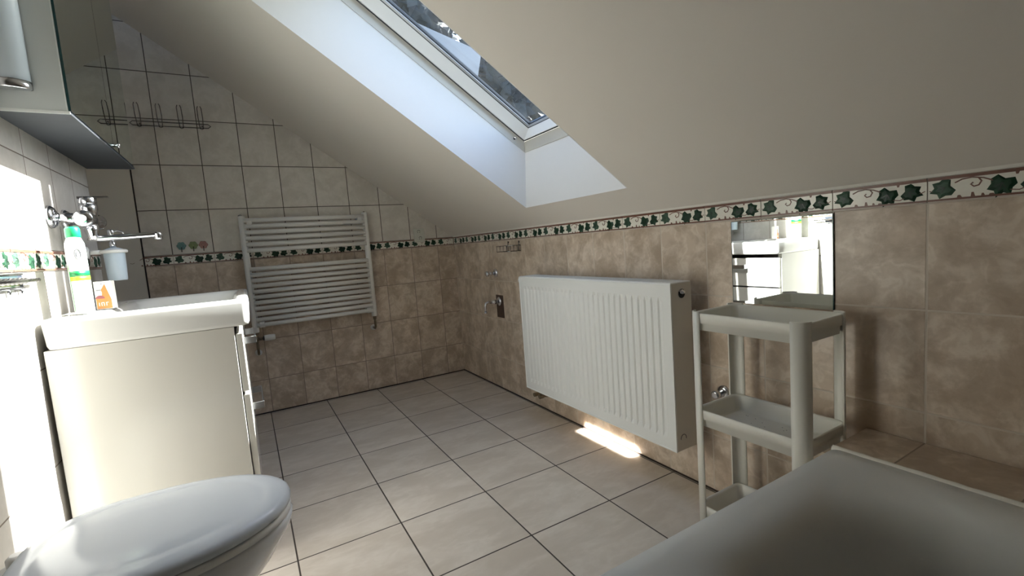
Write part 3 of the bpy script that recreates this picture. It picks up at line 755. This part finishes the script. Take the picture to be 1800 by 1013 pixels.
# ------------------------------------------------------------------ vanity
def vanity():
    t = thing('vanity_unit', 'white washbasin cabinet with two drawers against the left wall', 'vanity', (-1.65, -1.33, 0))
    y0, y1 = -1.650, -1.010; xb = XL+0.009; xf = -1.437
    ZB_, ZC = 0.16, 0.765
    bm = N()
    # carcass: sides, bottom, back
    box(bm, (xb, y0+0.002, ZB_), (xf, y0+0.024, ZC), 0, 0.001, 1)
    box(bm, (xb, y1-0.024, ZB_), (xf, y1-0.006, ZC), 0, 0.001, 1)
    box(bm, (xb, y0+0.024, ZB_), (xf, y1-0.024, ZB_+0.018)); box(bm, (xb, y0+0.024, ZB_+0.018), (xb+0.012, y1-0.024, ZC-0.03))
    box(bm, (xb+0.012, y0+0.024, ZC-0.08), (xb+0.03, y1-0.024, ZC-0.02))
    put('carcass', bm, 'vanity', t)
    for k, (za, zb) in enumerate(((0.562, 0.742), (ZB_, 0.552))):
        bm = N(); box(bm, (xf+0.003, y0+0.006, za), (xf+0.020, y1-0.006, zb), 0, 0.0012, 1)
        d = put('drawer', bm, 'vanity', t)
        bm = N(); box(bm, (xb+0.05, y0+0.04, za+0.02), (xf+0.002, y1-0.04, zb-0.03)); put('drawer_box', bm, 'vanity', d)
        zh = 0.688 if k == 0 else 0.455
        hy0, hy1 = -1.44, -1.20
        bm = N()
        # flat strip handle bent like a staple
        box(bm, (xf+0.050, hy0, zh-0.012), (xf+0.056, hy1, zh+0.012), 0, 0.001, 1)
        for yy in (hy0, hy1-0.006): box(bm, (xf+0.0205, yy, zh-0.012), (xf+0.052, yy+0.006, zh+0.012), 0, 0.001, 1)
        put('handle', bm, 'chrome', d)
    # washbasin slab with bowl
    bm = N(); n = 8
    X0, X1 = xb, -1.389; cx, hx = (X0+X1)/2, (X1-X0)/2; cy, hy = (y0+y1)/2, (y1-y0)/2
    zt = 0.846; r = 0.022
    def ring(ix, iy, rr, z, shx=0.0): return rrect(cx+shx, cy, hx-ix, hy-iy, rr, z, n)
    R = [ring(0.020, 0.006, 0.012, ZC), ring(0.008, 0.001, 0.016, ZC+0.002), ring(0.004, 0.0, 0.018, ZC+0.012), ring(0.0, 0.0, 0.020, zt-0.014), ring(0.0015, 0.0015, 0.020, zt-0.006), ring(0.006, 0.006, 0.020, zt-0.001), ring(0.012, 0.012, 0.020, zt),
         ring(0.028, 0.026, 0.03, zt-0.001)]
    def bowl(i, z, rr): return rrect(cx+0.035, cy, hx-0.035-i, hy-i, rr, z, n)
    R += [bowl(0.034, zt-0.003, 0.05), bowl(0.044, zt-0.012, 0.06), bowl(0.052, zt-0.03, 0.07), bowl(0.062, zt-0.055, 0.07), bowl(0.085, zt-0.070, 0.06), bowl(0.12, zt-0.074, 0.03)]
    loft(bm, R); o = put('washbasin', bm, 'basin', t)
    for p in o.data.polygons: p.use_smooth = len(p.vertices) == 4
    bm = N(); lathe(bm, [(0.022, 0), (0.022, 0.003), (0.016, 0.005), (0.001, 0.005)], (cx+0.03, cy, zt-0.074), 'z', 20); put('drain', bm, 'chrome', t)
    for y in (y0+0.05, y1-0.05):
        for x in (xb+0.05, xf-0.05):
            bm = N(); lathe(bm, [(0.016, 0), (0.014, 0.03), (0.018, ZB_-0.0005)], (x, y, 0.0), 'z', 14); put('leg', bm, 'chrome', t)
vanity()

# ------------------------------------------------------------------ wall faucet over the basin
def faucet():
    yc, zc = -1.335, 1.122; xo = -1.790
    t = thing('faucet', 'chrome wall-mounted mixer faucet with a long spout above the washbasin', 'faucet', (XL, yc, zc))
    for s in (-1, 1):
        y = yc+s*0.066
        bm = N(); lathe(bm, [(0.034, 0), (0.033, 0.007), (0.026, 0.014), (0.016, 0.017)], (XL+0.0005, y, zc+0.008), 'x', 28); put('escutcheon', bm, 'chrome', t)
        bm = N(); tube(bm, [(XL+0.014, y, zc+0.008), (XL+0.036, y, zc+0.004), (xo-0.006, y-s*0.004, zc)], [0.013, 0.015, 0.016], 14); put('union', bm, 'chrome', t)
    bm = N(); lathe(bm, [(0.010, -0.086), (0.022, -0.084), (0.025, -0.078), (0.025, -0.05), (0.022, -0.045), (0.022, 0.045), (0.025, 0.05), (0.025, 0.078), (0.022, 0.084), (0.010, 0.086)], (xo, yc, zc), 'y', 28)
    lathe(bm, [(0.018, 0.0), (0.021, 0.012), (0.023, 0.03), (0.0225, 0.042)], (xo, yc, zc+0.006), 'z', 24)
    lathe(bm, [(0.019, 0.0), (0.019, -0.022), (0.015, -0.034), (0.015, -0.05)], (xo, yc, zc-0.012), 'z', 24)
    put('body', bm, 'chrome', t)
    bm = N(); lathe(bm, [(0.0225, 0.0), (0.0235, 0.004), (0.023, 0.018), (0.018, 0.023)], (xo, yc, zc+0.050), 'z', 24)
    hexa(bm, [(xo-0.02, yc-0.018, zc+0.066), (xo+0.052, yc-0.009, zc+0.070), (xo+0.052, yc+0.009, zc+0.070), (xo-0.02, yc+0.018, zc+0.066),
              (xo-0.02, yc-0.018, zc+0.073), (xo+0.052, yc-0.009, zc+0.0745), (xo+0.052, yc+0.009, zc+0.0745), (xo-0.02, yc+0.018, zc+0.073)])
    put('lever', bm, 'chrome', t)
    # spout
    bm = N(); zs = zc-0.058
    tube(bm, [(xo, yc, zs+0.004), (xo+0.012, yc, zs), (xo+0.155, yc+0.004, zs+0.006), (xo+0.168, yc+0.004, zs+0.006)], [0.010, 0.0095, 0.009, 0.009], 16)
    lathe(bm, [(0.010, 0.012), (0.012, 0.006), (0.012, -0.010), (0.010, -0.012)], (xo+0.165, yc+0.004, zs+0.001), 'z', 18)
    put('spout', bm, 'chrome', t)
faucet()

# soap dispenser on a wall holder
def dispenser():
    x, y = -1.790, -1.090
    t = thing('soap_dispenser', 'frosted glass soap dispenser with chrome pump in a wall ring behind the faucet', 'soap dispenser', (x, y, 0.93))
    bm = N(); lathe(bm, [(0.026, 0.0), (0.0285, 0.003), (0.030, 0.05), (0.031, 0.10), (0.028, 0.112), (0.014, 0.118)], (x, y, 0.925), 'z', 28); put('bottle', bm, 'fglass', t)
    bm = N(); tube(bm, arc((x, y, 1.030), 0.034, 0, 2*PI*23/24, 23, 'xy'), 0.0065, 8, closed=True); tube(bm, [(x-0.036, y, 1.030), (XL+0.012, y, 1.030)], 0.008, 10)
    lathe(bm, [(0.022, 0.0005), (0.021, 0.006), (0.012, 0.010)], (XL, y, 1.030), 'x', 20); put('holder', bm, 'wplastic', t)
    bm = N(); lathe(bm, [(0.010, 0), (0.010, 0.022), (0.006, 0.024), (0.006, 0.036), (0.011, 0.038), (0.011, 0.062), (0.009, 0.066)], (x, y, 1.042), 'z', 18)
    tube(bm, [(x, y, 1.100), (x+0.022, y-0.006, 1.103), (x+0.034, y-0.009, 1.098), (x+0.037, y-0.010, 1.090)], 0.0028, 8); put('pump', bm, 'chrome', t)
dispenser()

# bottle and toothpaste box on the basin edge
def bottle():
    x, y, z = -1.788, -1.545, 0.8465
    t = thing('soap_bottle', 'tall white bottle with green cap and green stripes on the washbasin corner', 'bottle', (x, y, z))
    def sec(hx, hy, zz, n=28): return [(x+hx*math.cos(2*PI*k/n), y+hy*math.sin(2*PI*k/n), z+zz) for k in range(n)]
    bm = N(); loft(bm, [sec(0.017, 0.026, 0), sec(0.0205, 0.031, 0.003), sec(0.021, 0.032, 0.10), sec(0.021, 0.032, 0.182), sec(0.020, 0.030, 0.196), sec(0.015, 0.020, 0.210), sec(0.012, 0.013, 0.214)])
    put('body', bm, 'bottlew', t)
    bm = N(); loft(bm, [sec(0.0155, 0.0155, 0.211), sec(0.0165, 0.0165, 0.213), sec(0.0160, 0.0160, 0.236), sec(0.013, 0.013, 0.241)]); put('cap', bm, 'green', t)
    for za, zb, m in ((0.104, 0.119, 'greenlab'), (0.092, 0.104, 'lime')):
        bm = N(); loft(bm, [sec(0.0213, 0.0323, za), sec(0.0213, 0.0323, zb)]); put('stripe', bm, m, t)
    bm = N()      # dark vertical print on the wall side of the label
    n = 28
    def patch(a0, a1, za, zb, k, e):
        pts = [(x+(0.0213+e)*math.cos(a), y+(0.0323+e)*math.sin(a)) for a in [a0+(a1-a0)*q/6 for q in range(7)]]
        lo = [bm.verts.new((px, py, z+za)) for px, py in pts]; hi = [bm.verts.new((px, py, z+zb)) for px, py in pts]
        for q in range(6): bm.faces.new((lo[q], lo[q+1], hi[q+1], hi[q]))
    patch(math.radians(205), math.radians(228), 0.008, 0.140, 6, 0.0002)
    put('side_print', bm, 'dgreen', t)
    bm = N()
    cxp, czp = x+0.012, z+0.165
    tube(bm, [(x+0.0213*math.cos(a)*1.02, y+0.0323*math.sin(a)*1.02, z+0.165+0.014*math.sin(b)) for a, b in [(math.radians(298)+0.28*math.cos(b), b) for b in [2*PI*k/16 for k in range(16)]]], 0.0011, 5, closed=True)
    put('round_emblem', bm, 'print', t); bm = N()
    patch(math.radians(290), math.radians(305), 0.158, 0.172, 4, 0.0004)
    put('emblem_figure', bm, 'print', t); bm = N()
    for zz in (0.052, 0.060, 0.068, 0.076, 0.084): patch(math.radians(290), math.radians(322), zz, zz+0.0016, 4, 0.0003)
    patch(math.radians(290), math.radians(292), 0.052, 0.085, 4, 0.0003)
    put('label_print', bm, 'print', t); bm = N()
    patch(math.radians(268), math.radians(272), 0.018, 0.022, 4, 0.0003)
    put('dot_print', bm, 'print', t)
bottle()
def tpbox():
    x, y, z = -1.765, -1.418, 0.8462
    t = thing('paper_box', 'small white and orange cardboard box beside the green-capped bottle', 'box', (x, y, z))
    w, d, h = 0.040, 0.030, 0.084
    R = Matrix.Rotation(math.radians(-12), 4, 'Z')
    def T(u, v, k): q = R @ Vector((u, v, 0)); return (x+q.x, y+q.y, z+k)
    bm = N(); hexa(bm, [T(-w/2, -d/2, 0), T(w/2, -d/2, 0), T(w/2, d/2, 0), T(-w/2, d/2, 0), T(-w/2, -d/2, h), T(w/2, -d/2, h), T(w/2, d/2, h), T(-w/2, d/2, h)]); put('carton', bm, 'card', t)
    e = -d/2-0.0004
    def poly(pts, m, nm, ee=e):
        bm = N(); v = [bm.verts.new(T(a, ee, b)) for a, b in pts] ; v2 = [bm.verts.new(T(a, ee+0.0003, b)) for a, b in pts]
        bm.faces.new(v); bm.faces.new(v2[::-1]); n = len(v)
        for k in range(n): bm.faces.new((v[k], v[(k+1) % n], v2[(k+1) % n], v2[k]))
        return put(nm, bm, m, t)
    poly([(-0.019, 0.001), (0.0195, 0.001), (0.0195, 0.028), (0.012, 0.056), (0.007, 0.076), (-0.004, 0.058), (-0.002, 0.050), (-0.004, 0.034), (-0.019, 0.034)], 'orange', 'orange_print')
    poly([(-0.014+0.012*math.cos(a)+0.006, 0.032+0.010*math.sin(a)) for a in [PI*k/8 for k in range(9)]], 'dred', 'arch_print', e-0.0004)
    bm = N()
    for cx_, in ((-0.012,), (-0.006,), (0.0,), (0.006,)):
        p = [T(cx_-0.0008, e-0.0006, 0.010), T(cx_+0.0008, e-0.0006, 0.010), T(cx_+0.0008, e-0.0001, 0.010), T(cx_-0.0008, e-0.0001, 0.010)]
        q = [(a, b, c+0.010) for a, b, c in p]; hexa(bm, p+q)
    for cx_, zz in ((-0.004, 0.019), (0.008, 0.019)):
        p = [T(cx_-0.0030, e-0.0006, zz), T(cx_+0.0030, e-0.0006, zz), T(cx_+0.0030, e-0.0001, zz), T(cx_-0.0030, e-0.0001, zz)]
        q = [(a, b, c+0.0014) for a, b, c in p]; hexa(bm, p+q)
    put('lettering', bm, 'card', t)
    bm = N()
    for a, b, c, dd in ((-0.016, 0.074, 0.010, 0.0012), (-0.016, 0.056, 0.012, 0.0035), (-0.002, 0.0745, 0.003, 0.003), (0.004, 0.078, 0.010, 0.0012)):
        p = [T(a, e-0.0006, b), T(a+c, e-0.0006, b), T(a+c, e-0.0001, b), T(a, e-0.0001, b)]; hexa(bm, p+[(q[0], q[1], q[2]+dd) for q in p])
    put('small_print', bm, 'print', t)
tpbox()

# slim dark wall rail with a beaded rod at the left edge of the view
def wall_rail():
    t = thing('wall_rail', 'dark wall rail with a beaded chrome rod on the sunlit left wall', 'rail', (XL, -1.90, 0.947))
    y0, y1 = -2.12, -1.685
    bm = N(); box(bm, (XL+0.0008, y0, 0.935), (XL+0.006, y1, 0.9655), 0, 0.001, 1); put('back_plate', bm, 'dglass', t)
    for z in (0.933, 0.9665):
        bm = N(); tube(bm, [(XL+0.006, y0, z), (XL+0.006, y1, z)], 0.0028, 8); put('edge_strip', bm, 'chrome', t)
    bm = N(); pts, rr = [], []; k = 0; y = y0+0.01
    while y < y1+0.062:
        f = 1.0 if y < y1-0.01 else 0.6
        pts.append((XL+0.017, y, 0.950)); rr.append(f*(0.0085 if k % 2 else 0.0045)); y += 0.012 if y < y1-0.01 else 0.008; k += 1
    tube(bm, pts, rr, 12); put('beaded_rod', bm, 'dchrome', t)
    for y in (y1-0.018, y1-0.085, y1-0.25):
        bm = N(); lathe(bm, [(0.003, 0.0), (0.0035, -0.010), (0.001, -0.013)], (XL+0.006, y, 0.932), 'z', 8); put('prong', bm, 'chrome', t)
wall_rail()

# ------------------------------------------------------------------ toilet
def toilet():
    cy = -2.150
    t = thing('toilet', 'white toilet with closed lid in the left foreground against the sunlit wall', 'toilet', (-1.62, cy, 0))
    def sec(xb, xf, hw, z, sq=2.3, n=40):
        """egg plan: blunt at the wall, rounded toward +x"""
        pts = []; xm = xb+(xf-xb)*0.42
        for k in range(n):
            a = 2*PI*k/n; c, s = math.cos(a), math.sin(a)
            if c >= 0: px = xm+(xf-xm)*abs(c)**(2/2.05); py = hw*math.copysign(abs(s)**(2/2.05), s)
            else: px = xm-(xm-xb)*abs(c)**(2/3.4); py = hw*math.copysign(abs(s)**(2/3.0), s)*(1-0.16*abs(c)**2)
            pts.append((px, cy+py, z))
        return pts
    bm = N()
    loft(bm, [sec(-1.862, -1.56, 0.115, 0.0), sec(-1.862, -1.555, 0.118, 0.012), sec(-1.862, -1.57, 0.108, 0.06), sec(-1.862, -1.54, 0.112, 0.15), sec(-1.862, -1.47, 0.135, 0.25),
              sec(-1.862, -1.40, 0.162, 0.33), sec(-1.862, -1.362, 0.178, 0.385), sec(-1.862, -1.355, 0.181, 0.408), sec(-1.862, -1.360, 0.178, 0.414)])
    b = put('bowl', bm, 'ceramic', t)
    for p in b.data.polygons: p.use_smooth = len(p.vertices) == 4
    bm = N()
    loft(bm, [sec(-1.806, -1.362, 0.176, 0.4145), sec(-1.808, -1.358, 0.180, 0.417), sec(-1.808, -1.358, 0.180, 0.428), sec(-1.806, -1.361, 0.177, 0.431)])
    o = put('seat', bm, 'wplastic', t); 
    for p in o.data.polygons: p.use_smooth = len(p.vertices) == 4
    bm = N()
    loft(bm, [sec(-1.806, -1.362, 0.176, 0.4325), sec(-1.809, -1.357, 0.181, 0.435), sec(-1.809, -1.356, 0.182, 0.444), sec(-1.808, -1.358, 0.180, 0.450), sec(-1.804, -1.363, 0.175, 0.4545),
              sec(-1.794, -1.377, 0.163, 0.4575), sec(-1.776, -1.402, 0.142, 0.4590), sec(-1.772, -1.408, 0.137, 0.4584), sec(-1.766, -1.416, 0.131, 0.4598), sec(-1.71, -1.50, 0.07, 0.4615)])
    o = put('lid', bm, 'lid', t)
    for p in o.data.polygons: p.use_smooth = len(p.vertices) == 4
    for s in (-1, 1):
        bm = N(); lathe(bm, [(0.014, 0), (0.016, 0.004), (0.016, 0.018), (0.010, 0.024)], (-1.822, cy+s*0.085, 0.4142), 'z', 18); put('hinge', bm, 'wplastic', t)
    bm = N(); tube(bm, [(p[0], p[1], p[2]) for p in sec(-1.861, -1.392, 0.166, 0.352)], 0.0022, 6, closed=True); put('rim_seam', bm, 'caulk', t)
M['lid'] = plain('toilet_lid_plastic', (0.56, 0.60, 0.64), 0.17, noise=0.01, spec=0.28)
toilet()

# ------------------------------------------------------------------ mirror cabinet with lamp
def cabinet():
    x0, x1 = XL+0.0005, -1.724; y0, y1 = -1.690, -0.900; z0, z1 = 1.358, 2.02
    t = thing('mirror_cabinet', 'grey mirror-fronted bathroom cabinet with dark underside above the washbasin', 'cabinet', ((x0+x1)/2, (y0+y1)/2, z0))
    bm = N(); box(bm, (x0, y0, z0+0.004), (x1-0.002, y0+0.016, z1)); s = put('side_panel', bm, 'cab', t)
    bm = N(); box(bm, (x0, y0+0.016, z0+0.016), (x0+0.008, y1-0.05, z1)); put('back_panel', bm, 'cab', t)
    bm = N(); box(bm, (x0, y0+0.016, z0+0.016), (x1-0.004, y1-0.0, z0+0.004)); box(bm, (x0, y0+0.016, z1-0.016), (x1-0.004, y1-0.17, z1)); box(bm, (x0, y1-0.186, z0+0.016), (x1-0.004, y1-0.17, z1)); put('carcass', bm, 'cab', t)
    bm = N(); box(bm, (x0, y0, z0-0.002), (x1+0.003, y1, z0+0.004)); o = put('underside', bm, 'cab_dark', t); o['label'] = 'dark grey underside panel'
    bm = N(); box(bm, (x0, y1-0.0005, z0-0.002), (x1+0.003, y1+0.0025, z0+0.005)); put('end_edging', bm, 'cab_edge', t)
    bm = N(); box(bm, (x0, y0-0.0015, z0-0.0025), (x1+0.003, y0+0.0005, z0+0.005))
    put('base_edging', bm, 'cab_edge', t)
    bm = N(); box(bm, (x1-0.003, y0-0.0015, z0+0.0055), (x1-0.0005, y0+0.0005, z1)); put('side_edging', bm, 'cab_edge', t)
    for a, b in ((y0+0.001, -1.252), (-1.249, y1-0.018)):
        bm = N(); box(bm, (x1+0.0005, a, z0+0.006), (x1+0.005, b, z1)); d = put('mirror_door', bm, 'cmirror', t)
        if a < -1.5:
            bm = N(); box(bm, (x1+0.0003, a-0.002, z0+0.006), (x1+0.0052, a-0.0003, z1)); put('glass_edge', bm, 'mirror_edge', d)
    bm = N(); lathe(bm, [(0.005, 0), (0.005, 0.008), (0.008, 0.010), (0.008, 0.016)], (x1+0.005, -1.238, z0+0.018), "x", 14); put("knob", bm, "chrome", t)
    # vertical wall lamp on the near side
    l = thing('cabinet_lamp', 'frosted tubular lamp with chrome end cap on the near side of the mirror cabinet', 'lamp', ((x0-1.775)/2, y0-0.001, 1.4))
    cx, yb, r = (XL-1.778)/2-0.003, y0-0.0025, 0.043
    def half(rad, z, n=14): return [(cx+rad*math.cos(-PI*k/n), yb+rad*0.75*math.sin(-PI*k/n), z) for k in range(n+1)]
    bm = N(); loft(bm, [half(r, 1.425), half(r, 1.93)]); put('diffuser', bm, 'frost', l)
    for za, zb in ((1.405, 1.4248), (1.9302, 1.95)):
        bm = N(); loft(bm, [half(r*0.96, za), half(r*1.03, za+0.002), half(r*1.03, zb)]); put('end_cap', bm, 'chrome', l)
    bm = N(); lathe(bm, [(0.003, 0), (0.003, -0.002)], (cx-0.006, yb-r*0.74, 1.4145), 'y', 8); put('screw', bm, 'wplastic', l)
cabinet()

# ------------------------------------------------------------------ outside, seen through the roof window
M['roof_tiles'] = plain('pale_roof_sheet', (0.085, 0.10, 0.115), 0.6, noise=0.12, nscale=1.2)
M['wallout'] = plain('neighbour_render', (0.55, 0.55, 0.52), 0.8, noise=0.05, nscale=2)
M['bark'] = plain('bark', (0.06, 0.045, 0.035), 0.9, noise=0.3, nscale=10)
M['needles'] = plain('dark_needles', (0.010, 0.016, 0.018), 0.8, noise=0.6, nscale=6)
M['leafg'] = plain('green_foliage', (0.03, 0.06, 0.02), 0.8, noise=0.5, nscale=6)  # leaf green, a lighter tone than the needles
M['ground'] = plain('garden_ground', (0.10, 0.12, 0.07), 0.9, noise=0.3, nscale=1)
GZ = -3.0
bm = N(); box(bm, (0.6, -14, GZ-0.3), (60, 60, GZ)); struct('ground', bm, 'ground')

def leafball(bm, c, r, n, size, rnd):
    for k in range(n):
        while True:
            p = Vector((rnd.uniform(-1, 1), rnd.uniform(-1, 1), rnd.uniform(-1, 1)))
            if p.length <= 1: break
        p = p.normalized()*(p.length**0.45); q = Vector(c) + Vector((p.x*r[0], p.y*r[1], p.z*r[2]))
        a = Vector((rnd.gauss(0, 1), rnd.gauss(0, 1), rnd.gauss(0, 1))).normalized(); b = a.cross(Vector((rnd.gauss(0, 1), rnd.gauss(0, 1), rnd.gauss(0, 1)))).normalized()
        s = size*rnd.uniform(0.6, 1.4)
        v = [bm.verts.new(q+a*s), bm.verts.new(q+b*s*0.6), bm.verts.new(q-a*s), bm.verts.new(q-b*s*0.6)]
        bm.faces.new(v)
def tree(az, dist, h, rad, mat, label, seed):
    rnd = random.Random(seed); a = math.radians(az)
    x, y = CAM.x + dist*math.sin(a), CAM.y + dist*math.cos(a)
    t = thing('tree', label, 'tree', (x, y, GZ))
    bm = N(); tube(bm, [(x, y, GZ), (x+0.05, y, GZ+h*0.3), (x, y+0.05, GZ+h*0.62), (x+0.03, y, GZ+h*0.95)], [0.22, 0.17, 0.10, 0.02], 10); put('trunk', bm, 'bark', t)
    bm = N(); core = N()
    for k in range(7):
        f = k/6.0; z = GZ+h*(0.25+0.68*f); r = rad*(1.0-0.72*f**1.5)
        leafball(bm, (x, y, z), (r, r, h*0.11), int(700*(1-0.5*f)), 0.26, rnd)
        q = bmesh.ops.create_icosphere(bm, subdivisions=2, radius=1.0, matrix=Matrix.Translation((x, y, z)) @ Matrix.Diagonal((r*0.72, r*0.72, h*0.085, 1)))
        for v in q['verts']: v.co += Vector((rnd.uniform(-1, 1), rnd.uniform(-1, 1), rnd.uniform(-1, 1)))*0.12*r
    core.free(); put('crown', bm, mat, t)
tree(10, 14.0, 14.5, 1.8, 'needles', 'dark evergreen tree outside, glimpsed at the top left of the roof window pane', 1)
tree(21, 18.0, 17.0, 2.3, 'needles', 'dark evergreen tree rising behind the pale neighbouring roof', 2)
tree(30, 13.0, 11.5, 1.9, 'needles', 'dark evergreen tree in the middle of the roof window pane, right of the pale roof', 3)
tree(37, 17.0, 11.5, 2.0, 'leafg', 'green leafy tree outside, at the lower corner of the roof window pane', 4)
tree(49, 13.5, 10.5, 1.9, 'needles', 'dark evergreen tree outside, to the right of the green leafy tree', 5)
def house():
    t = thing('neighbouring_house', 'neighbouring house with a pale grey roof seen through the roof window', 'house', (1.5, 6.4, GZ))
    A, B, C_, D = Vector((1.2, 6.7, 6.05)), Vector((3.34, 5.62, 4.85)), Vector((2.85, 5.2, 3.6)), Vector((0.2, 6.2, 4.6))
    up = (B-A).cross(D-A).normalized(); up = up if up.z > 0 else -up
    bm = N(); hexa(bm, [p for p in (A, B, C_, D)] + [p+up*0.12 for p in (A, B, C_, D)]); put('roof', bm, 'roof_tiles', t)
    bm = N(); lo = lambda p: Vector((p.x, p.y, GZ))
    q = [A.lerp(C_, 0.08), B.lerp(D, 0.08), C_.lerp(A, 0.08), D.lerp(B, 0.08)]
    hexa(bm, [lo(p) for p in q] + [p-up*0.02 for p in q]); put('wall', bm, 'wallout', t)
house()
